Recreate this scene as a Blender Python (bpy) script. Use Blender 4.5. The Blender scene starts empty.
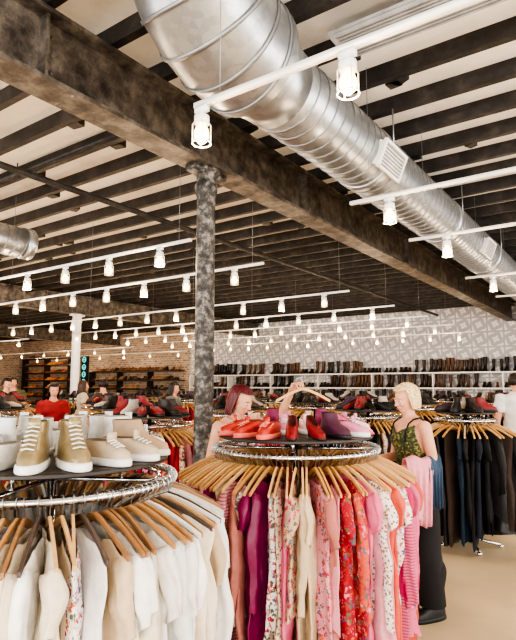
import bpy, math, random
import numpy as np
from mathutils import Vector, Matrix
RND = random.Random(7)
YAW = math.radians(35.1)
CY, SY = math.cos(YAW), math.sin(YAW)
scene = bpy.context.scene

def W(x, y):
    """floor plan survey frame -> building frame"""
    return (CY*x - SY*y, SY*x + CY*y)

def lin(c):
    return tuple((u/12.92 if u <= .04045 else ((u+.055)/1.055)**2.4) for u in c)
def rgb(r, g, b):
    return lin((r/255, g/255, b/255))

# ------------------------------------------------------------------ materials
def new_mat(name):
    m = bpy.data.materials.new(name); m.use_nodes = True
    nt = m.node_tree; b = nt.nodes['Principled BSDF']
    return m, nt, b
def N(nt, typ, **kw):
    n = nt.nodes.new(typ)
    for k, v in kw.items(): setattr(n, k, v)
    return n
def mat(name, col, rough=.6, metal=0., var=.12, scale=8., bump=.0, emit=None, es=0.):
    m, nt, b = new_mat(name)
    tc = N(nt, 'ShaderNodeTexCoord'); no = N(nt, 'ShaderNodeTexNoise')
    no.inputs['Scale'].default_value = scale; no.inputs['Detail'].default_value = 5
    nt.links.new(tc.outputs['Object'], no.inputs['Vector'])
    r = N(nt, 'ShaderNodeValToRGB')
    lo = tuple(max(0, c*(1-var*2)) for c in col[:3]); hi = tuple(min(1, c*(1+var)) for c in col[:3])
    r.color_ramp.elements[0].position = .3; r.color_ramp.elements[1].position = .7
    r.color_ramp.elements[0].color = (*lo, 1); r.color_ramp.elements[1].color = (*hi, 1)
    nt.links.new(no.outputs['Fac'], r.inputs['Fac']); nt.links.new(r.outputs['Color'], b.inputs['Base Color'])
    b.inputs['Roughness'].default_value = rough; b.inputs['Metallic'].default_value = metal
    if bump:
        bp = N(nt, 'ShaderNodeBump'); bp.inputs['Strength'].default_value = bump
        nt.links.new(no.outputs['Fac'], bp.inputs['Height']); nt.links.new(bp.outputs['Normal'], b.inputs['Normal'])
    if emit:
        b.inputs['Emission Color'].default_value = (*emit, 1); b.inputs['Emission Strength'].default_value = es
        m.cycles.emission_sampling = 'NONE'
    return m

def vcol(name, rough=.85, metal=0., pattern=None, lo=.8):
    m, nt, b = new_mat(name)
    at = N(nt, 'ShaderNodeAttribute'); at.attribute_name = 'Col'
    tc = N(nt, 'ShaderNodeTexCoord')
    no = N(nt, 'ShaderNodeTexNoise'); no.inputs['Scale'].default_value = 35
    nt.links.new(tc.outputs['Object'], no.inputs['Vector'])
    mr = N(nt, 'ShaderNodeMapRange'); mr.inputs['To Min'].default_value = lo; mr.inputs['To Max'].default_value = 1.12
    nt.links.new(no.outputs['Fac'], mr.inputs['Value'])
    mul = N(nt, 'ShaderNodeVectorMath', operation='SCALE')
    nt.links.new(mr.outputs['Result'], mul.inputs['Scale'])
    src = at.outputs['Color']
    if pattern == 'floral':
        wn = N(nt, 'ShaderNodeTexNoise'); wn.inputs['Scale'].default_value = 55
        nt.links.new(tc.outputs['Object'], wn.inputs['Vector'])
        sc = N(nt, 'ShaderNodeVectorMath', operation='SCALE'); sc.inputs['Scale'].default_value = .05
        nt.links.new(wn.outputs['Color'], sc.inputs[0])
        av = N(nt, 'ShaderNodeVectorMath', operation='ADD'); nt.links.new(tc.outputs['Object'], av.inputs[0]); nt.links.new(sc.outputs['Vector'], av.inputs[1])
        vo = N(nt, 'ShaderNodeTexVoronoi'); vo.inputs['Scale'].default_value = 48
        nt.links.new(av.outputs['Vector'], vo.inputs['Vector'])
        lt = N(nt, 'ShaderNodeMath', operation='LESS_THAN'); lt.inputs[1].default_value = .46
        nt.links.new(vo.outputs['Distance'], lt.inputs[0])
        sp = N(nt, 'ShaderNodeSeparateColor'); nt.links.new(vo.outputs['Color'], sp.inputs['Color'])
        cr = N(nt, 'ShaderNodeValToRGB'); cr.color_ramp.interpolation = 'CONSTANT'
        els = cr.color_ramp.elements
        els[0].color = (*rgb(180, 50, 70), 1); els[1].position = .25; els[1].color = (*rgb(210, 105, 75), 1)
        for p, c in ((.45, rgb(90, 108, 80)), (.65, rgb(220, 130, 155)), (.85, rgb(95, 95, 130))):
            e = els.new(p); e.color = (*c, 1)
        nt.links.new(sp.outputs['Red'], cr.inputs['Fac'])
        mx = N(nt, 'ShaderNodeMix', data_type='RGBA')
        nt.links.new(lt.outputs[0], mx.inputs['Factor'])
        nt.links.new(at.outputs['Color'], mx.inputs['A']); nt.links.new(cr.outputs['Color'], mx.inputs['B'])
        src = mx.outputs['Result']
    elif pattern in ('spots', 'stripe'):
        cr = N(nt, 'ShaderNodeValToRGB'); cr.color_ramp.interpolation = 'CONSTANT'
        cr.color_ramp.elements[1].position = .4; cr.color_ramp.elements[1].color = (1, 1, 1, 1)
        if pattern == 'spots':
            vo = N(nt, 'ShaderNodeTexVoronoi'); vo.inputs['Scale'].default_value = 70
            nt.links.new(tc.outputs['Object'], vo.inputs['Vector']); nt.links.new(vo.outputs['Distance'], cr.inputs['Fac'])
            cr.color_ramp.elements[0].color = (.4, .25, .16, 1)
        else:
            wv = N(nt, 'ShaderNodeTexWave', bands_direction='Z'); wv.inputs['Scale'].default_value = 22; wv.inputs['Distortion'].default_value = .6
            nt.links.new(tc.outputs['Object'], wv.inputs['Vector']); nt.links.new(wv.outputs['Fac'], cr.inputs['Fac'])
            cr.color_ramp.elements[0].color = (.6, .45, .5, 1)
        mx = N(nt, 'ShaderNodeMix', data_type='RGBA', blend_type='MULTIPLY'); mx.inputs['Factor'].default_value = 1
        nt.links.new(at.outputs['Color'], mx.inputs['A']); nt.links.new(cr.outputs['Color'], mx.inputs['B'])
        src = mx.outputs['Result']
    nt.links.new(src, mul.inputs[0]); nt.links.new(mul.outputs['Vector'], b.inputs['Base Color'])
    b.inputs['Roughness'].default_value = rough; b.inputs['Metallic'].default_value = metal
    bp = N(nt, 'ShaderNodeBump'); bp.inputs['Strength'].default_value = .3; bp.inputs['Distance'].default_value = .01
    nt.links.new(no.outputs['Fac'], bp.inputs['Height']); nt.links.new(bp.outputs['Normal'], b.inputs['Normal'])
    return m

M_FAB = vcol('fabric_plain'); M_FLO = vcol('fabric_floral', pattern='floral'); M_SPOT = vcol('fabric_leopard', pattern='spots')
M_STR = vcol('fabric_stripe', pattern='stripe'); M_SAT = vcol('fabric_satin', rough=.4)
FABS = [M_FAB, M_FLO, M_SPOT, M_STR, M_SAT]
M_SHOE = vcol('shoe_leather', rough=.5); M_GLIT = vcol('glitter', rough=.35, metal=.5, lo=.5)
SHOES = [M_SHOE, M_GLIT]
M_WOOD = vcol('hanger_wood', rough=.45)
M_CHROME = mat('chrome', (.7, .7, .71), .18, 1., .05)
M_DARKW = mat('dark_shelf_board', rgb(45, 38, 35), .45)
M_HOOK = mat('hook_metal', (.55, .55, .55), .3, 1.)
M_SKIN = mat('skin', rgb(218, 162, 134), .55, 0, .07, 14)
M_LIP = mat('lips', rgb(180, 85, 85), .4)
M_EYEW = mat('eye_white', (.8, .8, .8), .2); M_IRIS = mat('iris', rgb(60, 45, 35), .2)
M_WHITE = mat('white_painted_metal', rgb(232, 232, 230), .4, 0, .03)
M_BLACK = mat('black_cloth', rgb(24, 23, 26), .85)
M_FLOOR = mat('polished_concrete', rgb(216, 194, 160), .42, 0, .1, 1.3)
def rusty(name, a, b_, c, scale=5, metal=.25):
    m, nt, b = new_mat(name)
    tc = N(nt, 'ShaderNodeTexCoord'); no = N(nt, 'ShaderNodeTexNoise'); no.inputs['Scale'].default_value = scale; no.inputs['Detail'].default_value = 9; no.inputs['Roughness'].default_value = .7
    nt.links.new(tc.outputs['Object'], no.inputs['Vector'])
    cr = N(nt, 'ShaderNodeValToRGB'); e = cr.color_ramp.elements
    e[0].position = .36; e[0].color = (*a, 1); e[1].position = .66; e[1].color = (*c, 1); x = e.new(.5); x.color = (*b_, 1)
    nt.links.new(no.outputs['Fac'], cr.inputs['Fac']); nt.links.new(cr.outputs['Color'], b.inputs['Base Color'])
    b.inputs['Roughness'].default_value = .55; b.inputs['Metallic'].default_value = metal
    bp = N(nt, 'ShaderNodeBump'); bp.inputs['Strength'].default_value = .5; bp.inputs['Distance'].default_value = .02
    nt.links.new(no.outputs['Fac'], bp.inputs['Height']); nt.links.new(bp.outputs['Normal'], b.inputs['Normal'])
    return m
M_BEAM = rusty('rusty_steel', rgb(54, 48, 44), rgb(92, 85, 78), rgb(132, 124, 114), 6)
M_COL = rusty('worn_cast_iron', rgb(30, 28, 27), rgb(72, 69, 65), rgb(150, 145, 140), 16)
M_JOIST = rusty('charred_joist', rgb(22, 20, 20), rgb(38, 35, 34), rgb(64, 58, 54), 6, 0)
M_CEIL = rusty('whitewashed_boards', rgb(236, 232, 226), rgb(249, 246, 241), rgb(251, 249, 246), 2, 0)
def galv():
    m, nt, b = new_mat('galvanised_duct')
    tc = N(nt, 'ShaderNodeTexCoord'); vo = N(nt, 'ShaderNodeTexVoronoi'); vo.inputs['Scale'].default_value = 22
    nt.links.new(tc.outputs['Object'], vo.inputs['Vector'])
    sp = N(nt, 'ShaderNodeSeparateColor'); nt.links.new(vo.outputs['Color'], sp.inputs['Color'])
    cr = N(nt, 'ShaderNodeValToRGB'); cr.color_ramp.elements[0].color = (.35, .37, .39, 1); cr.color_ramp.elements[1].color = (.44, .46, .48, 1)
    nt.links.new(sp.outputs['Red'], cr.inputs['Fac']); nt.links.new(cr.outputs['Color'], b.inputs['Base Color'])
    b.inputs['Metallic'].default_value = .85; b.inputs['Roughness'].default_value = .36
    return m
M_DUCT = galv()
M_SEAM = mat('duct_seam', (.27, .28, .29), .45, .8, .05)
def wallpaper():
    m, nt, b = new_mat('medallion_wallpaper')
    tc = N(nt, 'ShaderNodeTexCoord'); sp = N(nt, 'ShaderNodeSeparateXYZ'); nt.links.new(tc.outputs['Object'], sp.inputs[0])
    def M(op, a, bb=None):
        n = N(nt, 'ShaderNodeMath', operation=op)
        for i, v in enumerate((a, bb)):
            if v is None: continue
            if isinstance(v, (int, float)): n.inputs[i].default_value = v
            else: nt.links.new(v, n.inputs[i])
        return n.outputs[0]
    fx = M('SUBTRACT', M('FRACT', M('MULTIPLY', sp.outputs['X'], 2.2)), .5)
    fz = M('SUBTRACT', M('FRACT', M('MULTIPLY', sp.outputs['Z'], 2.2)), .5)
    d = M('SQRT', M('ADD', M('MULTIPLY', fx, fx), M('MULTIPLY', fz, fz)))
    ang = M('ARCTAN2', fz, fx)
    pet = M('MULTIPLY', M('SINE', M('MULTIPLY', ang, 4)), .05)
    s = M('SINE', M('MULTIPLY', M('ADD', d, pet), 15))
    edge = M('MAXIMUM', M('ABSOLUTE', fx), M('ABSOLUTE', fz))
    s = M('SUBTRACT', s, M('MULTIPLY', M('GREATER_THAN', edge, .44), 1.2))
    cr = N(nt, 'ShaderNodeValToRGB'); cr.color_ramp.elements[0].position = 0; cr.color_ramp.elements[0].color = (*rgb(172, 172, 178), 1)
    cr.color_ramp.elements[1].position = .75; cr.color_ramp.elements[1].color = (*rgb(230, 230, 232), 1)
    nt.links.new(s, cr.inputs['Fac']); nt.links.new(cr.outputs['Color'], b.inputs['Base Color'])
    b.inputs['Roughness'].default_value = .8
    return m
M_WALLP = wallpaper()
def brick():
    m, nt, b = new_mat('old_brick')
    tc = N(nt, 'ShaderNodeTexCoord'); sp = N(nt, 'ShaderNodeSeparateXYZ'); cb = N(nt, 'ShaderNodeCombineXYZ')
    nt.links.new(tc.outputs['Object'], sp.inputs[0])
    ad = N(nt, 'ShaderNodeMath', operation='ADD'); nt.links.new(sp.outputs['X'], ad.inputs[0]); nt.links.new(sp.outputs['Y'], ad.inputs[1])
    nt.links.new(ad.outputs[0], cb.inputs[0]); nt.links.new(sp.outputs['Z'], cb.inputs[1])
    br = N(nt, 'ShaderNodeTexBrick'); br.inputs['Scale'].default_value = 2.6
    br.inputs['Color1'].default_value = (*rgb(178, 154, 134), 1); br.inputs['Color2'].default_value = (*rgb(130, 110, 96), 1); br.inputs['Mortar'].default_value = (*rgb(200, 192, 180), 1)
    nt.links.new(cb.outputs[0], br.inputs['Vector']); nt.links.new(br.outputs['Color'], b.inputs['Base Color']); b.inputs['Roughness'].default_value = .9
    return m
M_BRICK = brick()
M_PLASTER = mat('plaster', rgb(215, 210, 203), .9)
M_BULB = mat('warm_bulb', rgb(255, 235, 200), .4, emit=rgb(255, 196, 118), es=10)
M_NEON = mat('turquoise_neon', rgb(90, 220, 220), .4, emit=rgb(80, 215, 220), es=.8)
M_GLASS = mat('window_frame', rgb(60, 60, 62), .4)

# ------------------------------------------------------------------ mesh builder
class MB:
    def __init__(s): s.v = []; s.f = []; s.m = []; s.c = []
    def add(s, v, f, col=(1, 1, 1), m=0):
        o = len(s.v); s.v += [tuple(p) for p in v]; s.c += [tuple(col[:3])]*len(v)
        s.f += [tuple(i+o for i in q) for q in f]; s.m += [m]*len(f)
    def box(s, c, d, col=(1, 1, 1), m=0, M=None):
        x, y, z = d[0]/2, d[1]/2, d[2]/2
        vs = [Vector((i*x, j*y, k*z)) for i in (-1, 1) for j in (-1, 1) for k in (-1, 1)]
        if M is not None: vs = [M @ v for v in vs]
        vs = [v+Vector(c) for v in vs]
        s.add(vs, [(0, 1, 3, 2), (4, 6, 7, 5), (0, 4, 5, 1), (2, 3, 7, 6), (0, 2, 6, 4), (1, 5, 7, 3)], col, m)
    def loft(s, rings, col=(1, 1, 1), m=0, cap0=True, cap1=True, closed=True):
        n = len(rings[0]); vs = [p for r in rings for p in r]; f = []
        for k in range(len(rings)-1):
            for i in range(n if closed else n-1):
                j = (i+1) % n
                f.append((k*n+i, k*n+j, (k+1)*n+j, (k+1)*n+i))
        if cap0: f.append(tuple(range(n-1, -1, -1)))
        if cap1: f.append(tuple((len(rings)-1)*n+i for i in range(n)))
        s.add(vs, f, col, m)
    def tube(s, path, r, n=8, col=(1, 1, 1), m=0, cap=True):
        path = [Vector(p) for p in path]; rings = []
        prev = None
        for i, p in enumerate(path):
            d = (path[min(i+1, len(path)-1)]-path[max(i-1, 0)]).normalized()
            if prev is None:
                ref = Vector((0, 0, 1)) if abs(d.z) < .9 else Vector((1, 0, 0))
                u = d.cross(ref).normalized()
            else:
                u = (prev-d*prev.dot(d)).normalized()
            prev = u; w = d.cross(u)
            rr = r[i] if isinstance(r, (list, tuple)) else r
            rings.append([p+u*rr*math.cos(2*math.pi*k/n)+w*rr*math.sin(2*math.pi*k/n) for k in range(n)])
        s.loft(rings, col, m, cap, cap)
    def ell(s, c, r, n=16, col=(1, 1, 1), m=0):
        c = Vector(c); k = n//2; vs = [c+Vector((0, 0, r[2]))]; f = []
        for i in range(1, k):
            ph = math.pi*i/k
            for j in range(n):
                a = 2*math.pi*j/n
                vs.append(c+Vector((r[0]*math.sin(ph)*math.cos(a), r[1]*math.sin(ph)*math.sin(a), r[2]*math.cos(ph))))
        vs.append(c-Vector((0, 0, r[2]))); L = len(vs)-1
        for j in range(n):
            f.append((0, 1+j, 1+(j+1) % n)); f.append((L, L-n+(j+1) % n, L-n+j))
        for i in range(k-2):
            for j in range(n):
                a = 1+i*n; f.append((a+j, a+n+j, a+n+(j+1) % n, a+(j+1) % n))
        s.add(vs, f, col, m)
    def capsule(s, a, b, ra, rb, n=12, col=(1, 1, 1), m=0):
        s.tube([a, b], [ra, rb], n, col, m)
        s.ell(a, (ra,)*3, n, col, m); s.ell(b, (rb,)*3, n, col, m)
    def torus(s, c, R, r, n=64, k=8, col=(1, 1, 1), m=0):
        rings = [[(c[0]+(R+r*math.cos(b))*math.cos(a), c[1]+(R+r*math.cos(b))*math.sin(a), c[2]+r*math.sin(b)) for b in [2*math.pi*q/k for q in range(k)]] for a in [2*math.pi*p/n for p in range(n+1)]]
        s.loft(rings, col, m, False, False)
    def obj(s, name, mats, parent=None, smooth=True, loc=(0, 0, 0), rot=0):
        me = bpy.data.meshes.new(name); me.from_pydata(s.v, [], s.f)
        me.polygons.foreach_set('material_index', s.m)
        if smooth: me.polygons.foreach_set('use_smooth', [True]*len(s.f))
        at = me.color_attributes.new('Col', 'FLOAT_COLOR', 'POINT')
        at.data.foreach_set('color', [q for c in s.c for q in (*c, 1.)])
        for m in (mats if isinstance(mats, (list, tuple)) else [mats]): me.materials.append(m)
        me.update()
        o = bpy.data.objects.new(name, me); scene.collection.objects.link(o)
        o.location = loc; o.rotation_euler = (0, 0, rot)
        if parent: o.parent = parent
        return o
def empty(name, loc=(0, 0, 0), rot=0, sc=1):
    e = bpy.data.objects.new(name, None); scene.collection.objects.link(e)
    e.location = loc; e.rotation_euler = (0, 0, rot); e.scale = (sc,)*3; e.empty_display_size = .1
    return e

# ------------------------------------------------------------------ room shell
P0, P1, Q0, Q1 = -28., 5., -5., 17.1
ZC = 4.08
b = MB(); b.box(((P0+P1)/2, (Q0+Q1)/2, -.1), (P1-P0+.4, Q1-Q0+.4, .2)); b.obj('floor', M_FLOOR, smooth=False)
b = MB(); b.box(((P0+P1)/2, (Q0+Q1)/2, ZC+.05), (P1-P0+.4, Q1-Q0+.4, .1)); b.obj('ceiling', M_CEIL, smooth=False)
b = MB()
b.box(((-15.5+P1)/2, Q1+.1, ZC/2), (P1+15.5, .2, ZC), m=0); b.box(((P0-15.5)/2, Q1+.1, ZC/2), (-15.5-P0, .2, ZC), m=1)
b.obj('wall_back', [M_WALLP, M_BRICK], smooth=False)
b = MB(); b.box((P0-.1, (Q0+Q1)/2, ZC/2), (.2, Q1-Q0, ZC)); b.obj('wall_left', M_BRICK, smooth=False)
def windowed(name, horizontal, fixed, a0, a1, wins, mt):
    b = MB()
    def bx(s0, s1, z0, z1):
        if horizontal: b.box(((s0+s1)/2, fixed, (z0+z1)/2), (s1-s0, .2, z1-z0))
        else: b.box((fixed, (s0+s1)/2, (z0+z1)/2), (.2, s1-s0, z1-z0))
    cur = a0
    for (s0, s1) in wins:
        bx(cur, s0, 0, ZC); bx(s0, s1, 0, .6); bx(s0, s1, 3.5, ZC); cur = s1
    bx(cur, a1, 0, ZC)
    b.obj(name, mt, smooth=False)
wf = [(-14, -10), (-9, -5), (-4, 0), (.8, 4.4)]  # openings behind the camera, added so frontal fill light can enter
windowed('wall_front', True, Q0-.1, P0, P1, wf, M_PLASTER)
wr = [(-4, -.5), (.5, 4), (5, 8.5), (9.5, 13)]  # side openings, likewise added to let fill light in
windowed('wall_right', False, P1+.1, Q0, Q1, wr, M_PLASTER)
k = 1
for (s0, s1) in wf:
    b = MB()
    for x in (s0+.03, (s0+s1)/2, s1-.03): b.box((x, Q0-.1, 2.05), (.06, .08, 2.9))
    for z in (.63, 2.6, 3.47): b.box(((s0+s1)/2, Q0-.1, z), (s1-s0, .07, .06))
    b.obj('window_%d' % k, M_GLASS, smooth=False); k += 1
for (s0, s1) in wr:
    b = MB()
    for x in (s0+.03, (s0+s1)/2, s1-.03): b.box((P1+.1, x, 2.05), (.08, .06, 2.9))
    for z in (.63, 2.6, 3.47): b.box((P1+.1, (s0+s1)/2, z), (.07, s1-s0, .06))
    b.obj('window_%d' % k, M_GLASS, smooth=False); k += 1

# joists with blocking
b = MB(); q = Q0+.3
while q < Q1:
    b.box(((P0+P1)/2, q, 4.015), (P1-P0, .062, .14))
    for _ in range(7):
        px = RND.uniform(-14, 3); b.box((px, q+.045+RND.uniform(0, .04), 4.0), (RND.uniform(.05, .16), .09, .12), M=Matrix.Rotation(RND.uniform(-.5, .5), 3, 'Z'))
    q += .5
b.obj('ceiling_joists', M_JOIST, smooth=False)

def ibeam(name, p, q0, q1, z0, z1, w, m):
    b = MB(); c = (q0+q1)/2; L = q1-q0
    b.box((p, c, (z0+z1)/2), (.03, L, z1-z0)); b.box((p, c, z0+.0125), (w, L, .03)); b.box((p, c, z1-.0125), (w, L, .03))
    q = q0+.4
    while q < q1:
        b.box((p, q, (z0+z1)/2), (w*.8, .02, z1-z0-.05))
        for sx in (-1, 1):
            for dz in (-.12, 0, .12): b.ell((p+sx*.018, q+.08, (z0+z1)/2+dz), (.012, .016, .016), 8)
            b.ell((p+sx*w*.35, q+.2, z0-.004), (.016, .016, .012), 8)
        q += 3.2
    return b.obj(name, m, smooth=False)
ibeam('steel_beam', -2.95, Q0, Q1, 3.45, 3.93, .24, M_BEAM)
ibeam('steel_beam', -12., Q0, Q1, 3.45, 3.93, .24, M_BEAM)
ibeam('steel_beam', -20., Q0, Q1, 3.45, 3.93, .24, M_BEAM)
def column(p, q, m, r=.08):
    b = MB(); prof = [(0, .17), (.03, .17), (.05, .11), (.09, r+.015), (.14, r), (3.2, r), (3.24, r+.015), (3.3, r+.02), (3.34, r+.002), (3.4, r+.01), (3.42, .12), (3.448, .12)]
    b.loft([[(r_*math.cos(a), r_*math.sin(a), z) for a in [2*math.pi*i/24 for i in range(24)]] for z, r_ in prof])
    for s in (-1, 1): b.box((0, s*.11, 3.42), (.12, .18, .05))
    b.obj('cast_iron_column', m, loc=(p, q, 0))
column(-2.95, 3.42, M_COL); column(-2.95, -2.6, M_COL)
for pq in ((-12, 8.8), (-12, 1.8), (-20, 10), (-20, 3)): column(pq[0], pq[1], M_WHITE, .11)

# ducts
def spiral(b, p, z, r, q0, q1):
    nn = 36; pitch = .13
    rings = []; q = q0
    while q <= q1:
        ring = []
        for i in range(nn):
            a = 2*math.pi*i/nn
            ring.append((p+r*math.cos(a), q, z+r*math.sin(a)))
        rings.append(ring); q += .5
    b.loft(rings)
    path = []; t = q0+.05
    while t < q1:
        a = 2*math.pi*(t-q0)/pitch; path.append((p+(r+.002)*math.cos(a), t, z+(r+.002)*math.sin(a))); t += pitch/24
    b.tube(path, .008, 4, m=1)
def duct(name, p, z, r, q0, q1, elbow=False):
    e = empty(name, (0, 0, 0)); b = MB(); spiral(b, p, z, r, q0, q1)
    b.obj('spiral_pipe', [M_DUCT, M_SEAM], e)
    b = MB(); q = q0+1.4
    while q < q1:
        b.tube([(p, q-.05, z), (p, q-.045, z), (p, q+.045, z), (p, q+.05, z)], [r+.004, r+.014, r+.014, r+.004], 36)
        for s in (-1, 1): b.tube([(p+s*(r+.015), q, z), (p+s*(r+.015), q, 3.95)], .006, 6)
        q += 2.2
    if elbow:
        rs = r*1.33
        b.tube([(p, q0+.02, z), (p, q0-.08, z), (p, q0-.3, z+.03)], [r+.006, r+.012, rs-.02], 36)
        R = .55*r/.27; cq = q0-.38; n = 6; nn = 40
        # gored elbow: one mitred ring per joint, shared between neighbouring gores
        stations = [(q0-.3, z+.03, 0.)]+[(cq-R*math.sin(math.radians(90*i/n)), z+.03+R-R*math.cos(math.radians(90*i/n)), math.radians(90*i/n)) for i in range(0, n+1)]
        def ring(qq, zz, a, rr): return [(p+rr*math.cos(t), qq-rr*math.sin(t)*(-math.sin(a)), zz+rr*math.sin(t)*math.cos(a)) for t in [2*math.pi*j/nn for j in range(nn)]]
        for i in range(len(stations)-1):
            b.loft([ring(*stations[i], rs), ring(*stations[i+1], rs)], cap0=False, cap1=False)
        for (qq, zz, a) in stations[1:]:
            d = (-math.cos(a)*.012, math.sin(a)*.012)
            b.loft([ring(qq-d[0], zz-d[1], a, rs+.002), ring(qq-d[0], zz-d[1], a, rs+.01), ring(qq+d[0], zz+d[1], a, rs+.01), ring(qq+d[0], zz+d[1], a, rs+.002)], m=1, cap0=False, cap1=False)
    o = b.obj('couplings_and_elbow', [M_DUCT, M_SEAM], e)
    return e
de = duct('spiral_air_duct', -1.86, 3.58, .27, 2.85, Q1-.02, True)
e2 = duct('spiral_air_duct', -6.7, 3.5, .2, -4.5, 4.0)
b = MB(); b.tube([(-6.7, 3.98, 3.5), (-6.7, 4.1, 3.5), (-6.7, 4.12, 3.5)], [.212, .212, .15], 32); b.obj('end_cap', M_DUCT, e2)
M_DIFF = mat('diffuser_grey', rgb(160, 160, 160), .5)
for q in (4.2, 7.8):
    b = MB(); Mr = Matrix.Rotation(math.radians(22), 3, 'Y')
    c = Vector((-1.86+.275*math.cos(math.radians(-22)), q, 3.58+.275*math.sin(math.radians(-22))))
    b.box(c+Mr @ Vector((-.02, 0, 0)), (.1, .44, .2), M=Mr)
    for i in range(7): b.box(c+Mr @ Vector((.035, 0, -.08+i*.027)), (.02, .42, .008), m=1, M=Mr)
    for s in (-1, 1): b.box(c+Mr @ Vector((.035, s*.22, 0)), (.025, .03, .23), M=Mr)
    for s in (-1, 1): b.box(c+Mr @ Vector((.035, 0, s*.105)), (.025, .46, .025), M=Mr)
    b.obj('duct_register', [M_WHITE, M_DIFF], de, smooth=False)
b = MB(); b.box((-.4, 3.12, 3.895), (2.2, .3, .02))
for i in range(9): b.box((-.4, 2.99+i*.033, 3.875), (2.2, .01, .03))
for s in (-1.5, .7): b.box((s, 3.12, 3.88), (.03, .32, .04))
b.obj('slot_air_diffuser', M_DIFF, smooth=False)
b = MB()
for q, z in ((3.0, 3.8), (7.2, 3.8)):
    b.tube([(-11.8, q, z), (-3.2, q, z)], .022, 8)
    p = -11
    while p < -3.4:
        b.tube([(p, q, z), (p, q, z-.09)], .012, 6); b.ell((p, q, z-.1), (.025, .025, .012), 8)
        b.tube([(p+.6, q, z), (p+.6, q, 3.92)], .006, 6); p += 2.6
b.tube([(-5, -3, 3.75), (-5, Q1-.3, 3.75)], .035, 10)
b.obj('sprinkler_pipes', M_JOIST)

# ------------------------------------------------------------------ track lights
def light(name, typ, loc, e, col, size, parent=None, rot=None, sy=None):
    l = bpy.data.lights.new(name, typ); l.energy = e; l.color = col
    if typ == 'POINT': l.shadow_soft_size = size
    if typ == 'AREA':
        l.shape = 'RECTANGLE'; l.size = size; l.size_y = sy
    o = bpy.data.objects.new(name, l); scene.collection.objects.link(o); o.location = loc
    if rot: o.rotation_euler = rot
    if parent: o.parent = parent
    return o
ZT = 2.93
def track(q, p0, p1, lamps, every=1, off=0, en=12):
    e = empty('track_light', (0, q, 0))
    b = MB(); b.box(((p0+p1)/2, 0, ZT), (p1-p0, .03, .025))
    n = max(2, int((p1-p0)/2.2)+1)
    for i in range(n):
        x = p0+.15+(p1-p0-.3)*i/(n-1)
        b.tube([(x, 0, ZT), (x, 0, 3.95)], .0022, 5, m=1)
    for x in lamps:
        b.box((x, 0, ZT-.025), (.07, .03, .03)); b.tube([(x, 0, ZT-.02), (x, 0, ZT-.055)], .009, 8)
        zt = ZT-.055
        b.tube([(x, 0, zt), (x, 0, zt-.006), (x, 0, zt-.045), (x, 0, zt-.047)], [.026, .036, .036, .03], 16)
        for i in range(4):
            a = math.pi/4+i*math.pi/2; cx, cy = x+.043*math.cos(a), .043*math.sin(a)
            b.tube([(x+.03*math.cos(a), .03*math.sin(a), zt-.03), (cx, cy, zt-.05), (cx, cy, zt-.14)], .003, 5)
        b.torus((x, 0, zt-.14), .044, .0035, 20, 6)
    b.obj('rail_and_heads', [M_WHITE, M_SEAM], e)
    b = MB()
    for x in lamps: b.ell((x, 0, ZT-.055-.095), (.036, .036, .048), 14)
    b.obj('bulbs', M_BULB, e)
    for i, x in enumerate(lamps):
        if (i+off) % every == 0: light('lamp_glow', 'POINT', (x, 0, ZT-.055-.2), en, rgb(255, 224, 186), .035, e)
track(1.84, -1.66, 1.4, [-1.62, -.86, .1, 1.1], en=10)
track(3.55, -1.66, 2.6, [-1.36, .3, 1.6])
track(4.8, -1.66, 3.2, [-1.32, .8, 2.4])
track(6.95, -1.7, 4, [-1.38, .8, 3])
for q in (8.7, 10.4, 12.2, 14.2): track(q, -1.7, 4, [-1.38, .2, 1.8, 3.4], 2, 0, 18)
lr = [-3.7-.74*i for i in range(12)]
for i, q in enumerate((3.62, 4.8, 6.95, 8.7, 10.4, 12.2, 14.2)):
    track(q, lr[-1]-.2, lr[0]+.4, lr, 3, i, 30)
track(1.84, -9, -4.2, [-5, -6.4, -7.8], 1, 0, 18)
for q in (5., 9., 13., 15.8): track(q, -26, -14.5, [-15-1.6*i for i in range(7)], 2, 0, 36)

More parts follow.
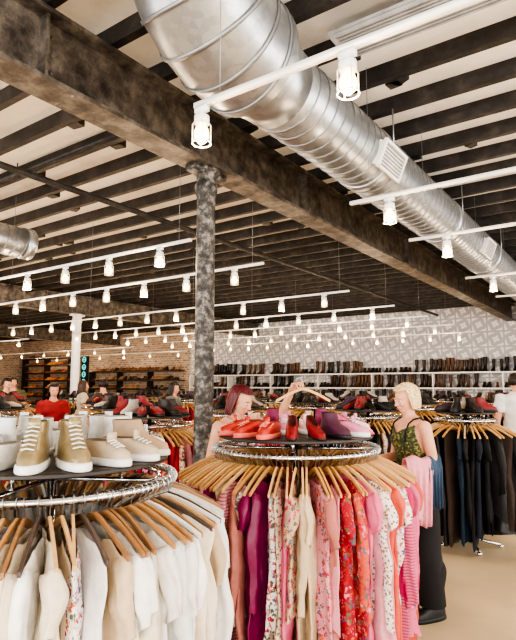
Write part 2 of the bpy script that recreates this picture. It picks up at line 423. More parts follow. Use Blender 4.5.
# ------------------------------------------------------------------ garments and racks
def garment(mb, hg, hk, cx, cy, ang, R, zr, L, col, m, sleeve, a, hi, rnd, wood, full=1.):
    ex, ey = math.cos(ang), math.sin(ang); yj = rnd.uniform(-.15, .15)
    gx, gy = math.cos(ang+yj), math.sin(ang+yj); tx, ty = -gy, gx
    ox, oy = cx+ex*R, cy+ey*R
    def P(s, w, z): return (ox+gx*s+tx*w, oy+gy*s+ty*w, z)
    Nn, K = (40, 16) if hi else (12, 6)
    ph, fk = rnd.uniform(0, 6), rnd.uniform(28, 60); ph2 = rnd.uniform(0, 6)
    lean = rnd.uniform(-.03, .03); amp = rnd.uniform(.008, .018)*full; flare = rnd.uniform(-.22, .12)
    nw = rnd.uniform(.075, .12); nd = rnd.uniform(.03, .08)
    a = a*rnd.uniform(.86, 1.05)
    rings = []
    for k in range(K+1):
        v = k/K; v2 = v**1.25
        sh = 1-.14*math.sin(min(1, v2*2.2)*math.pi/2)+(.14+flare)*max(0, v2-.35)/.65
        ring = []
        for i in range(Nn):
            th = 2*math.pi*i/Nn; s = a*sh*math.cos(th); sa = min(1, abs(math.cos(th)))
            zt = zr-.055-.095*sa**1.25
            if abs(s) < nw: zt -= nd*(1-(s/nw)**2)
            z = zt-L*v2+.015*v*math.sin(th*3+ph)
            bb = (.01+.017*full*min(1, v2*4))*(1+.3*math.sin(z*11+ph2))
            f = min(1, v*1.6)
            w = bb*math.sin(th)+amp*f*math.sin(s*fk+ph+z*2)+lean*v
            if hi: w += amp*.5*f*math.sin(s*fk*2.7+ph2+z*5)+.004*math.sin(z*37+ph)*math.sin(s*40)
            ds = (.01*math.sin(z*14+ph2)+.007*math.sin(z*31+ph)+.014*math.cos(th*5+ph+z*4))*f
            ring.append(P(s+ds, w, z))
        rings.append(ring)
    mb.loft(rings, col, m, False, False)
    if sleeve > 0:
        for sd in ((1, -1) if hi else (1,)):
            rr = []; J = 12 if hi else 4; NS = 16 if hi else 8
            for j in range(J+1):
                u = j/J
                s = sd*(a-.055+.05*math.sin(min(1, u*1.5)*math.pi/2)); z = zr-.155-sleeve*u
                r1 = .042-.012*u+.005*math.sin(u*9+ph)*(1 if sleeve > .3 else .3); r2 = (.013+.013*math.sin(math.pi*min(1, u+.15)))*(.7+.3*full)
                off = lean*u*.6+.006*math.sin(u*6+ph2)
                rr.append([P(s+r1*math.cos(t)+(.006*math.sin(z*26+ph) if hi else 0), off+r2*math.sin(t)*(1+.3*math.sin(5*t+ph2+z*6))+.006*math.sin(3*t+ph)+.003*math.sin(z*60+2*t), z+.02*math.cos(t)*sd) for t in [2*math.pi*i/NS for i in range(NS)]])
            mb.loft(rr, col, m, True, False)
    rr = []
    st = 11 if hi else 5
    for i in range(st):
        s = -.2+.4*i/(st-1); zc = zr-.05-.09*(abs(s)/.2)**1.25; h = .0095-.002*abs(s)/.2; t = .0045 if hi else .007
        rr.append([P(s, -t, zc-h), P(s, t, zc-h), P(s, t, zc+h), P(s, -t, zc+h)])
    hg.loft(rr, wood)
    if hi:
        pts = [P(.0, 0, zr-.04), P(.0, 0, zr-.028)]+[P(.019*math.cos(t), 0, zr+.001+.019*math.sin(t)) for t in [math.radians(x) for x in (-70, -30, 10, 50, 90, 130, 170)]]
        hk.tube(pts, .0022, 5)
woods = [rgb(216, 170, 112), rgb(200, 150, 94), rgb(226, 184, 128)]
def rack(x, y, R, n, colors, hi, z=1.25, seed=1, shelf=True, Lr=(.55, .8), wd=woods, full=1.):
    rnd = random.Random(seed); p, q = W(x, y)
    e = empty('round_clothing_rack', (p, q, 0))
    b = MB(); b.torus((0, 0, z), R, .0125, 72, 8)
    if hi: b.torus((0, 0, z), R-.05, .007, 64, 6)
    b.tube([(0, 0, .04), (0, 0, z+.07)], .018, 12)
    for i in range(4):
        a = i*math.pi/2+.5; cx, cy = math.cos(a), math.sin(a)
        b.tube([(0, 0, z), (cx*R, cy*R, z)], .009, 8)
        b.tube([(0, 0, .1), (cx*R*.5, cy*R*.5, .06), (cx*R*.95, cy*R*.95, .03)], .014, 8); b.ell((cx*R*.95, cy*R*.95, .02), (.025, .025, .02), 10)
        if shelf: b.tube([(cx*R*.6, cy*R*.6, z), (cx*R*.6, cy*R*.6, z+.07)], .008, 6)
    b.obj('chrome_frame', M_CHROME, e)
    if shelf:
        b = MB(); RS = R*.96
        b.loft([[(r*math.cos(t), r*math.sin(t), zz) for t in [2*math.pi*i/48 for i in range(48)]] for r, zz in ((RS-.01, z+.062), (RS, z+.066), (RS, z+.076), (RS-.01, z+.08))])
        b.obj('round_shelf', M_DARKW, e, smooth=False)
    g, h, k = MB(), MB(), MB()
    for i in range(n):
        fr = (i+rnd.uniform(-.3, .3))/n
        c, mi = colors[int((i/n)*len(colors)) % len(colors)] if hi else rnd.choice(colors)
        v = rnd.uniform(.82, 1.08); c = tuple(min(.95, u*v) for u in c)
        sl = rnd.choice([0, 0, .16, .2, .22, .5, .55]) if hi else rnd.choice([0, .2, .5])
        L = rnd.uniform(*Lr)
        sl = min(sl, L*.8)
        garment(g, h, k, 0, 0, fr*2*math.pi+YAW, R, z, L, c, mi, sl, .2, hi, rnd, rnd.choice(wd), full)
    g.obj('hanging_garments', FABS, e); h.obj('wooden_hangers', M_WOOD, e, smooth=False)
    if hi: k.obj('hanger_hooks', M_HOOK, e)
    return e

wh, cr_, iv, gr, bg = rgb(232, 230, 226), rgb(226, 212, 190), rgb(236, 232, 224), rgb(180, 182, 186), rgb(205, 182, 152)
whites = [(wh, 0), (cr_, 0), (iv, 0), (wh, 4), (gr, 0), (iv, 0), (cr_, 4), (wh, 0), (bg, 0), (iv, 0), (wh, 0), (iv, 0), (wh, 1), (cr_, 0), (iv, 4), (iv, 0), (wh, 0)]
cols_left = []
r0 = random.Random(3)
for i in range(86): cols_left.append(r0.choice(whites))
rack(-.78, 2.1, .45, 88, cols_left, True, seed=11, Lr=(.6, .9), full=1.15, wd=[rgb(175, 130, 84), rgb(150, 108, 70), rgb(205, 162, 112), rgb(80, 66, 58), rgb(225, 220, 212)])
pk, hp, mg, co, lp, sa, rd, ro = rgb(222, 108, 142), rgb(205, 42, 102), rgb(125, 18, 75), rgb(224, 98, 80), rgb(230, 160, 172), rgb(214, 132, 110), rgb(175, 35, 45), rgb(185, 116, 106)
leftq = [(co, 0), (sa, 0), (lp, 1), (sa, 0), (ro, 2), (pk, 0), (ro, 0), (cr_, 1), (co, 0), (lp, 2), (sa, 4), (pk, 1), (ro, 3), (cr_, 2), (bg, 0), (ro, 2), (lp, 1), (co, 1), (sa, 0)]
frontq = [(cr_, 1), (ro, 2), (mg, 4), (iv, 1), (bg, 0), (iv, 1), (iv, 0), (ro, 2), (lp, 1), (mg, 0), (bg, 0), (lp, 3), (ro, 0), (cr_, 1), (mg, 4), (iv, 1), (cr_, 2), (pk, 0), (bg, 1)]
rightq = [(bg, 0), (lp, 1), (ro, 0), (lp, 0), (rd, 1), (co, 1), (pk, 0), (iv, 2), (lp, 0), (co, 0), (iv, 1), (pk, 3), (hp, 0), (lp, 1), (pk, 0), (co, 0), (lp, 0), (pk, 1), (co, 0)]
back = [(pk, 0), (co, 0), (lp, 0), (rd, 0), (bg, 0), (hp, 0), (pk, 1), (co, 0), (lp, 0), (cr_, 0), (hp, 0), (rd, 3), (co, 0), (pk, 0), (lp, 0), (co, 0), (pk, 0), (lp, 1), (co, 0)]
rack(.21, 3.1, .45, 92, back+leftq+frontq+rightq, True, seed=5, Lr=(.5, .92), full=1.)
pinks = [(pk, 0), (hp, 0), (lp, 0), (co, 0), (rd, 0), (hp, 0), (pk, 1), (cr_, 1)]
darks = [(rgb(25, 25, 28), 0), (rgb(35, 38, 55), 0), (rgb(60, 45, 38), 0), (rgb(20, 20, 22), 4), (rgb(30, 50, 70), 0), (rgb(70, 75, 60), 0), (rgb(30, 28, 30), 0)]
mix = darks+[(rd, 0), (bg, 0), (rgb(150, 95, 55), 0), (rgb(80, 115, 135), 0), (cr_, 1)]
mids = [(-.98, 4.95, .38, pinks, 22), (-1.55, 6.5, .45, pinks, 1), (1.25, 6.2, .4, mix, 2), (2.12, 5.6, .3, darks, 3), (-3.1, 6.3, .42, mix, 4), (-2.3, 8.6, .45, pinks, 5), (-.3, 8.4, .45, mix, 6), (.9, 8.7, .45, mix, 7), (2.3, 8.3, .45, darks, 8), (-.3, 6.6, .4, pinks, 21),
        (4.0, 9.2, .45, darks, 9), (-4.4, 9.4, .45, mix, 10), (-1.6, 11.3, .45, pinks, 11), (.2, 11.2, .45, darks, 12), (2.1, 11.4, .45, mix, 13), (4.2, 11.8, .45, darks, 14), (-4.2, 12.4, .45, mix, 15), (-6.2, 13.2, .45, mix, 16), (5.8, 12.6, .45, darks, 17), (-3.0, 15, .45, mix, 18), (-.6, 14.2, .45, mix, 19), (1.6, 14.4, .45, darks, 20)]
for (x, y, R, c, s) in mids:
    rack(x, y, R, 54 if R > .35 else 38, c, False, seed=40+s, Lr=(.6, .85) if c is not darks else (.75, 1.05), full=1.3)

# ------------------------------------------------------------------ shoes
def shoe(mb, M, kind, col, sole, m=0, lace=None, n=20, sc=1.):
    v = {'low': [(.03, -.13, .148, .045), (.052, -.128, .142, .045), (.068, -.126, .105, .043), (.08, -.124, .065, .039), (.092, -.122, .04, .034)],
         'high': [(.03, -.13, .148, .045), (.055, -.128, .14, .045), (.073, -.125, .1, .043), (.095, -.12, .055, .037), (.12, -.113, .03, .034), (.15, -.118, .02, .035), (.165, -.12, .015, .036)],
         'boot': [(.03, -.12, .148, .042), (.055, -.118, .135, .042), (.08, -.115, .09, .04), (.11, -.11, .04, .038), (.15, -.105, .01, .038), (.22, -.115, .01, .045), (.32, -.125, .015, .053), (.40, -.125, .015, .056)],
         'heel': [(.012, -.12, .14, .036), (.03, -.118, .132, .037), (.045, -.118, .07, .033), (.055, -.12, .03, .026)]}[kind]
    so = [(0, -.13, .15, .046), (.004, -.134, .155, .05), (.024, -.134, .154, .05), (.03, -.13, .148, .046)]
    if kind == 'heel': so = [(0, -.12, .145, .034), (.002, -.122, .147, .038), (.01, -.122, .147, .038), (.012, -.12, .14, .036)]
    def lift(y): return .075*min(1, max(0, (.07-y)/.16))**1.2 if kind == 'heel' else 0
    def ring(l, s=1., dz=0):
        z, yb, yf, hw = l; yc, ly = (yb+yf)/2, (yf-yb)/2; r = []
        for i in range(n):
            t = 2*math.pi*i/n; c, s_ = math.cos(t), math.sin(t)
            y = yc+ly*s*(abs(c)**.85)*(1 if c > 0 else -1)
            x = hw*s*(abs(s_)**.85)*(1 if s_ > 0 else -1)*(1+.08*c)-(.006 if c > 0 else 0)*c
            r.append(M @ (Vector((x, y, z+dz+lift(y)))*sc))
        return r
    mb.loft([ring(l) for l in so], sole, m if kind == 'heel' else 0)
    mb.loft([ring(l) for l in v], col, m, False, False)
    last = v[-1]
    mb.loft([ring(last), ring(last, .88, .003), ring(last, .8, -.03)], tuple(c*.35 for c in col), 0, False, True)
    if kind == 'heel':
        mb.tube([M @ (Vector((0, -.1, .0))*sc), M @ (Vector((0, -.095, .09))*sc)], [.006, .018], 8, col, m)
    if lace:
        ks = 4 if kind == 'low' else 6
        A, B = (Vector((0, .105, .077)), Vector((0, .05, .096))) if kind == 'low' else (Vector((0, .1, .08)), Vector((0, .025, .15)))
        mb.box(M @ (B*sc+Vector((0, -.004, .01))*sc), (.042*sc, .01*sc, .045*sc), col, m, M=M.to_3x3())
        dk = tuple(c*.6 for c in col)
        for i in range(ks):
            c0 = A.lerp(B, i/(ks-1)); c0.y += .004
            mb.tube([M @ ((c0+Vector((-.022, -.004, -.003)))*sc), M @ ((c0+Vector((0, .006, .003)))*sc), M @ ((c0+Vector((.022, -.004, -.003)))*sc)], .003*sc, 5, lace, 0)
            for sx in (-1, 1): mb.ell(M @ ((c0+Vector((sx*.024, -.006, -.003)))*sc), (.004*sc,)*3, 6, dk, 0)
def place(x, y, z, ang):
    """ang: lateral direction of the toe, degrees"""
    p, q = W(x, y); return Matrix.Translation((p, q, z)) @ Matrix.Rotation(math.radians(ang-90)+YAW, 4, 'Z')
ZS = 1.331
def shoe_at(it, x, y, ang):
    name, kind, col, sole, m, lace, sc = it
    b = MB(); shoe(b, Matrix.Identity(4), kind, col, sole, m, lace, 28, sc)
    o = b.obj(name, SHOES); o.matrix_world = place(x, y, ZS, ang)
def shoe_ring(cx, cy, items, r=.275, a0=-90., step=30.):
    for i, it in enumerate(items):
        a = a0+step*((i+1)//2)*(1 if i % 2 else -1)
        shoe_at(it, cx+r*math.cos(math.radians(a)), cy+r*math.sin(math.radians(a)), a+RND.uniform(-3, 3))
wt = rgb(226, 226, 224); gold = rgb(172, 154, 116); bge = rgb(190, 172, 150); sol = rgb(205, 200, 190)
WS = ('white_sneaker', 'low', wt, sol, 0, rgb(180, 180, 180), .84); GH = ('gold_high_top_boot', 'high', gold, wt, 1, wt, .9); BS = ('beige_sneaker', 'low', bge, wt, 0, wt, .84)
WH = ('white_high_top_sneaker', 'high', wt, sol, 0, sol, .84); TS = ('tan_ankle_boot', 'high', rgb(165, 140, 112), sol, 0, None, .82)
shoe_ring(-.78, 2.1, [GH, GH, WS, BS, WS, BS, WS, TS, WS, WS, WS, WH, WH, WH, WH, WH, WS], a0=-80, r=.315, step=21.17)
for dx in (-.06, .06): shoe_at(('white_high_top_sneaker', 'high', wt, sol, 0, sol, .84), -.78+dx, 2.1+.01, -88+dx*30)
cr2 = rgb(205, 70, 62); drd = rgb(130, 18, 28); nud = rgb(205, 160, 135)
RS_ = ('red_high_heel', 'heel', drd, rgb(40, 15, 18), 0, None, .84); CS = ('coral_sneaker', 'low', cr2, rgb(225, 110, 100), 1, rgb(235, 150, 140), .84)
PS = ('pink_sneaker', 'low', rgb(215, 135, 165), rgb(225, 222, 220), 0, wt, .84); PH = ('pink_high_heel', 'heel', rgb(225, 115, 145), rgb(190, 90, 110), 0, None, .84)
NH = ('nude_high_heel', 'heel', nud, rgb(120, 80, 60), 0, None, .84); PL = ('plum_ankle_boot', 'high', rgb(75, 30, 55), rgb(30, 18, 24), 0, None, .76)
MH = ('magenta_ankle_boot', 'high', rgb(130, 25, 75), rgb(40, 20, 25), 0, None, .76); LS = ('blush_sneaker', 'low', rgb(228, 190, 190), wt, 0, wt, .84)
shoe_ring(.21, 3.1, [RS_, RS_, CS, PL, CS, PS, CS, PH, NH, LS, NH, PS, LS, MH, MH, LS, PS], a0=-97, r=.315, step=21.17)
for it, dx in ((PS, -.06), (LS, .06)): shoe_at(it, .21+dx, 3.11, -90+dx*60)
shcol = [rgb(25, 22, 22), rgb(40, 30, 26), rgb(20, 20, 24), rgb(85, 55, 38), rgb(130, 30, 40), rgb(175, 165, 155), rgb(60, 40, 60)]
for (x, y, R, c, s) in mids:
    b = MB(); rr = random.Random(s); nS = 12 if R > .35 else 7
    for i in range(nS):
        t = 2*math.pi*i/nS; RR = R*.6
        M = Matrix.Translation((RR*math.cos(t), RR*math.sin(t), ZS)) @ Matrix.Rotation(t-math.pi/2+.2, 4, 'Z')
        shoe(b, M, rr.choice(['low', 'high', 'heel', 'high']), rr.choice(shcol), rgb(30, 28, 28), 0, None, 12, .86)
    p, q = W(x, y); b.obj('assorted_shoes', SHOES, loc=(p, q, 0))

# ------------------------------------------------------------------ wall shelves
def wall_shelf(name, p0, p1, zs, colors, kinds, step, mt, fill=.95):
    e = empty(name, (0, 0, 0)); b = MB()
    for z in zs: b.box(((p0+p1)/2, Q1-.2, z), (p1-p0, .38, .045))
    x = p0
    while x <= p1+.01: b.box((x, Q1-.2, max(zs)/2), (.04, .36, max(zs))); x += 2.0
    b.obj('boards', mt, e, smooth=False)
    b = MB(); rr = random.Random(int(-p0*7))
    for zi, z in enumerate(zs):
        x = p0+.15; kd = rr.choice(kinds); cl = rr.choice(colors)
        while x < p1-.1:
            if rr.random() < .3: kd = rr.choice(kinds)
            if rr.random() < .5: cl = rr.choice(colors)
            if rr.random() < fill:
                M = Matrix.Translation((x, Q1-.2, z+.0225)) @ Matrix.Rotation(math.pi+rr.uniform(-.3, .3), 4, 'Z')
                shoe(b, M, kd, cl, rgb(25, 22, 20), 0, None, 10, rr.uniform(.9, 1.12))
            x += step*rr.choice([.85, .85, 1.5])
    b.obj('rows_of_boots_and_shoes', SHOES, e)
bk = [rgb(22, 20, 20), rgb(30, 24, 22), rgb(55, 38, 28), rgb(18, 18, 20), rgb(90, 62, 42)]
wall_shelf('boot_shelf', -15.2, 4.8, [.5, 1.0, 1.5, 1.97], bk, ['boot', 'boot', 'boot', 'high'], .155, M_WHITE)
wall_shelf('shoe_shelf', -27.4, -23.2, [.6, 1.0, 1.4, 1.8, 2.2, 2.6, 2.95], [rgb(200, 110, 50), rgb(165, 90, 45), rgb(110, 70, 45), rgb(215, 150, 90)], ['low', 'high'], .13, M_DARKW)
wall_shelf('shoe_shelf', -21.7, -15.8, [.6, 1.0, 1.4, 1.8, 2.2], [rgb(120, 80, 50), rgb(60, 45, 38), rgb(40, 32, 30), rgb(165, 130, 95)], ['low', 'high'], .14, M_DARKW)
e = empty('neon_sign', (0, 0, 0)); b = MB(); b.box((-22.5, Q1-.03, 2.3), (.55, .05, 1.5)); b.obj('backing', M_BLACK, e, smooth=False)
b = MB()
for i, z in enumerate((2.85, 2.48, 2.12, 1.75)):
    b.torus((0, 0, 0), .11, .028, 20, 6)
    nv = 21*6
    for j in range(len(b.v)-nv, len(b.v)):
        vx, vy, vz = b.v[j]; b.v[j] = (-22.5+vx, Q1-.09+vz, z+vy*1.1)
    b.box((-22.5, Q1-.09, z-.02 if i % 2 else z), (.18, .04, .035))
b.obj('letters', M_NEON, e)

# ------------------------------------------------------------------ people
def evald(o):
    dg = bpy.context.evaluated_depsgraph_get(); dg.update()
    me = bpy.data.meshes.new_from_object(o.evaluated_get(dg)); return me
def remesh(b, name, vox, sm=3):
    o = b.obj(name+'_tmp', [M_SKIN])
    m = o.modifiers.new('r', 'REMESH'); m.mode = 'VOXEL'; m.voxel_size = vox; m.use_smooth_shade = True
    s = o.modifiers.new('s', 'SMOOTH'); s.iterations = sm; s.factor = .5
    me = evald(o); bpy.data.objects.remove(o)
    me.materials.clear(); me.polygons.foreach_set('material_index', [0]*len(me.polygons)); me.update()
    return me
def mesh_obj(me, name, mats, parent):
    for m in mats: me.materials.append(m)
    o = bpy.data.objects.new(name, me); scene.collection.objects.link(o); o.parent = parent
    me.polygons.foreach_set('use_smooth', [True]*len(me.polygons))
    return o
def getco(me, what='co'):
    nv = len(me.vertices); a = np.empty(nv*3)
    if what == 'co': me.vertices.foreach_get('co', a)
    else: me.vertex_normals.foreach_get('vector', a)
    return a.reshape(-1, 3)
def bend(co, ang, f):
    """lean the upper body forward about the waist (z=.95)"""
    a = ang*f; c, s = np.cos(a), np.sin(a); dz = co[:, 2]-.95; out = co.copy()
    out[:, 1] = co[:, 1]*c+dz*s; out[:, 2] = .95+dz*c-co[:, 1]*s
    return out
def setco(me, co):
    me.vertices.foreach_set('co', co.ravel()); me.update()
def hand_parts(b, wrist, d, nrm, side, curl):
    d = Vector(d).normalized(); nrm = Vector(nrm); nrm = (nrm-d*nrm.dot(d)).normalized(); x = d.cross(nrm)*side
    def T(a, b_, c): return Vector(wrist)+x*a+d*b_+nrm*c
    b.capsule(T(0, -.01, 0), T(0, .03, 0), .024, .024, 10)
    for i, xo in enumerate((-.028, -.01, .009, .027)):
        b.capsule(T(xo*.6, .02, 0), T(xo, .08, 0), .014, .0115, 8)
        L = (.027, .032, .034, .029)[i]; a = 0.; y, z = .083, 0.
        for sgi in range(3):
            a += math.radians(curl); l = L*(1-.18*sgi); ny, nz = y+l*math.cos(a), z-l*math.sin(a)
            b.capsule(T(xo*(1+.05*sgi), y, z), T(xo*(1+.05*(sgi+1)), ny, nz), .0088-.0008*sgi, .0082-.0009*sgi, 8); y, z = ny, nz
    b.capsule(T(.018, .02, -.004), T(.042, .052, -.012), .015, .0105, 8); b.capsule(T(.042, .052, -.012), T(.048, .08, -.024), .0098, .0078, 8)
def human(name, x, y, face, H=1.65, male=False, larm=None, rarm=None, shirt=None, sleeves=0., pants=None, pant_off=.02, hair=None, tilt=0., turn=0., vox=.01, curl=(22, 22), stride=.0, boots=rgb(22, 22, 24), neckline=1.36, lean=0., straps=None):
    p, q = W(x, y); e = empty(name, (p, q, 0), math.radians(face-90)+YAW, H/1.65); lean = math.radians(lean)
    sw = .185 if male else .16
    k = 1.1 if male else 1.
    la = larm or ((-sw-.05, .0, 1.09), (-sw-.045, .08, .87), (-1, 0, 0)); ra = rarm or ((sw+.05, 0, 1.09), (sw+.045, .08, .87), (1, 0, 0))
    b = MB(); tor = [(.79, .11, .09, 0), (.84, .16, .115, -.005), (.9, .172 if not male else .165, .12, -.01), (.98, .155, .108, -.005), (1.07, .125*k, .09, 0), (1.16, .135*k, .095, .003), (1.25, .152*k, .108, .012 if not male else .004), (1.32, .16*k, .098, .002), (1.37, .14*k, .075, -.008), (1.4, .09*k, .06, -.012), (1.425, .05, .045, -.012)]
    b.loft([[(rx*math.cos(a), cy+ry*math.sin(a), z) for a in [2*math.pi*i/28 for i in range(28)]] for z, rx, ry, cy in tor])
    B = [('neck', (0, -.012, 1.36), (0, .01, 1.5), .05*k, .045*k)]
    hipx = .088
    for s, nm in ((-1, 'L'), (1, 'R')):
        el, wr, hn = (la if s < 0 else ra)
        sh = (s*sw, -.01, 1.345)
        B.append(('ua', sh, el, .05*k, .037*k)); B.append(('fa', el, wr, .037*k, .024*k))
        st = stride*s
        hip = (s*hipx, 0, .86); kn = (s*.095, .02+st*.5, .47); an = (s*.1, -.01+st, .08)
        B.append(('th', hip, kn, .088, .056)); B.append(('sk', kn, an, .055, .034))
        b.capsule((s*.1, -.035+st*.45, .33), (s*.1, -.02+st*.6, .25), .042, .035)
    for (_, a_, b_, r1, r2) in B: b.capsule(a_, b_, r1, r2, 14)
    me = remesh(b, name, vox); co = getco(me); nv = len(co)
    labs = ['torso']+[x_[0] for x_ in B]; ds = []; ts = []
    for (a_, b_, r1, r2) in [((0, 0, .86), (0, 0, 1.33), .13, .13)]+[x_[1:] for x_ in B]:
        a_ = np.array(a_, float); dv = np.array(b_, float)-a_; t = np.clip(((co-a_) @ dv)/(dv @ dv), 0, 1)
        ds.append(np.linalg.norm(co-(a_+t[:, None]*dv), axis=1)-(r1+(r2-r1)*t)); ts.append(t)
    idx = np.argmin(np.array(ds), axis=0); T = np.array(ts)[idx, np.arange(nv)]; lab = np.array(labs)[idx]
    z0 = co.copy(); z = z0[:, 2]
    if lean:
        f = np.clip((z-.85)/.3, 0, 1); f = np.where((lab == 'ua') | (lab == 'fa'), 1., f); co = bend(co, lean, f); setco(me, co)
    no = getco(me, 'no')
    ob = mesh_obj(me, 'body', [M_SKIN], e)
    faces = [tuple(pl.vertices) for pl in me.polygons]
    def cloth(nm, sel, off, mt, th=.005):
        fs = [f for f in faces if all(sel[i] for i in f)]
        used = sorted({i for f in fs for i in f}); mp = {i: j for j, i in enumerate(used)}
        vs = [tuple(co[i]+no[i]*off[i]) for i in used]; m2 = bpy.data.meshes.new(nm); m2.from_pydata(vs, [], [tuple(mp[i] for i in f) for f in fs])
        o = mesh_obj(m2, nm, [mt], e); sm = o.modifiers.new('s', 'SMOOTH'); sm.iterations = 5; sd = o.modifiers.new('t', 'SOLIDIFY'); sd.thickness = th; sd.offset = 1
        return o
    tors = (lab == 'torso'); leg = (lab == 'th') | (lab == 'sk')
    if shirt:
        nl = neckline+.05*np.minimum(1, np.abs(z0[:, 0])/.12)
        arm = ((lab == 'ua') & (T < sleeves)) if sleeves else ((lab == 'ua') & (z0[:, 0]**2 < (sw-.02)**2))
        sel = (tors | (lab == 'th') | (lab == 'neck') | arm) & (z > .86) & (z < nl+.02)
        off = .012+.006*np.sin(z*45+z0[:, 0]*20)+np.where(z < 1.08, .012, 0)
        if sleeves > 0: off = off+np.where(lab == 'ua', .012*T*2, 0)
        cloth('top', sel, off, shirt)
    if straps:
        b = MB()
        for s in (-1, 1):
            pts = np.array([(s*.085, .112, 1.25), (s*.088, .112, 1.3), (s*.092, .075, 1.375), (s*.092, .03, 1.402), (s*.092, -.03, 1.408), (s*.09, -.08, 1.375), (s*.085, -.104, 1.3), (s*.08, -.112, 1.24)])
            pts = bend(pts, lean, np.ones(len(pts))); b.tube([tuple(v) for v in pts], .007, 6)
        b.obj('straps', straps, e)
    if pants:
        sel = (leg & (z > .1)) | ((tors | (lab == 'th')) & (z < .98) & (z > .1))
        off = .01+pant_off*np.clip((.9-z)/.5, 0, 1)+.005*np.sin(z0[:, 0]*80+z*9)
        cloth('trousers', sel, off, pants)
    b = MB()
    for s in (-1, 1): shoe(b, Matrix.Translation((s*.1, .02+stride*s, 0)), 'high', boots, tuple(c*.8 for c in boots), 0, boots, 18, .98)
    b.obj('boots', SHOES, e)
    for s, (el, wr, hn) in ((-1, la), (1, ra)):
        b = MB(); d = Vector(wr)-Vector(el); hand_parts(b, wr, d, hn, -s, curl[0 if s < 0 else 1])
        hm = remesh(b, 'hand', .0036 if vox < .012 else .006, 1)
        if lean: hc_ = getco(hm); setco(hm, bend(hc_, lean, np.ones(len(hc_))))
        mesh_obj(hm, 'hand', [M_SKIN], e)
    hl0 = np.array([[0, .015, 1.548]]); hl1 = bend(hl0, lean, np.ones(1))[0]
    hp_ = bpy.data.objects.new('head_pivot', None); scene.collection.objects.link(hp_); hp_.parent = e; hp_.location = tuple(hl1); hp_.rotation_euler = (math.radians(tilt)-lean*.7, 0, math.radians(turn)); hp_.scale = (.96,)*3
    b = MB(); b.ell((0, -.012, .028), (.073, .092, .08), 24); b.ell((0, .022, -.02), (.055, .064, .085), 24); b.ell((0, .04, -.076), (.03, .034, .026), 16)
    b.capsule((0, .084, .004), (0, .101, -.026), .007, .011, 10); b.ell((.009, .093, -.031), (.008, .008, .006), 8); b.ell((-.009, .093, -.031), (.008, .008, .006), 8)
    b.ell((0, .086, -.052), (.02, .009, .006), 12); b.ell((0, .084, -.062), (.018, .01, .006), 12)
    for s in (-1, 1):
        b.ell((s*.073, -.006, -.012), (.009, .018, .028), 12); b.ell((s*.032, .074, .018), (.022, .01, .007), 10); b.ell((s*.034, .062, -.025), (.022, .02, .018), 10)
    mesh_obj(remesh(b, 'head', .0048, 1), 'head', [M_SKIN], hp_)
    b = MB(); b.ell((0, .091, -.0525), (.017, .007, .004), 12, m=0); b.ell((0, .09, -.061), (.015, .007, .0045), 12, m=0)
    for s in (-1, 1):
        b.ell((s*.031, .077, .001), (.0125, .009, .0075), 12, m=1); b.ell((s*.031, .0835, .001), (.006, .004, .006), 10, m=2)
        b.tube([(s*.046, .078, .021), (s*.032, .088, .026), (s*.018, .089, .022)], .0022, 6, m=3)
    b.obj('face_features', [M_LIP, M_EYEW, M_IRIS, mat('brow', tuple(c*.6 for c in hair[0]), .8)], hp_)
    hc, hl, win = hair; b = MB(); rings = []; A = 144; K = 26; rr = random.Random(name)
    for i in range(A):
        az = 2*math.pi*i/A; fa = abs((az+math.pi) % (2*math.pi)-math.pi)
        w = min(1, max(0, (fa-math.radians(win))/.25)); w = w*w*(3-2*w); col_ = []
        jit = rr.uniform(-.002, .003)+.0025*math.sin(az*24); end = hl+rr.uniform(-.01, .01)
        for k_ in range(K):
            u = k_/(K-1)*((.40)+(.60)*w)
            ph = min(u/.62, 1)*math.radians(92); dn = max(0, (u-.62)/.38)
            rx, ry, rz = .081, .101, .092
            X = rx*math.sin(ph)*math.sin(az); Y = -.014+ry*math.sin(ph)*math.cos(az); Z = .028+rz*math.cos(ph)
            if dn > 0:
                Z = .025+(end-.025)*dn; f = 1+.1*math.sin(dn*math.pi*.6)-(.25*dn if hl > -.15 else .1*dn)
                X *= f; Y = -.014+(Y+.014)*f
            g = 1+jit*min(1, u*3)/.09
            col_.append((X*g, -.014+(Y+.014)*g, Z))
        rings.append(col_)
    vs = [p_ for r in rings for p_ in r]; f = []
    for i in range(A):
        for k_ in range(K-1): j = (i+1) % A; f.append((i*K+k_, i*K+k_+1, j*K+k_+1, j*K+k_))
    b.add(vs, f); o = b.obj('hair', mat(name+'_hair', hc, .45, 0, .25, 60, .3), hp_); sd = o.modifiers.new('t', 'SOLIDIFY'); sd.thickness = .008; sd.offset = -1
    return e

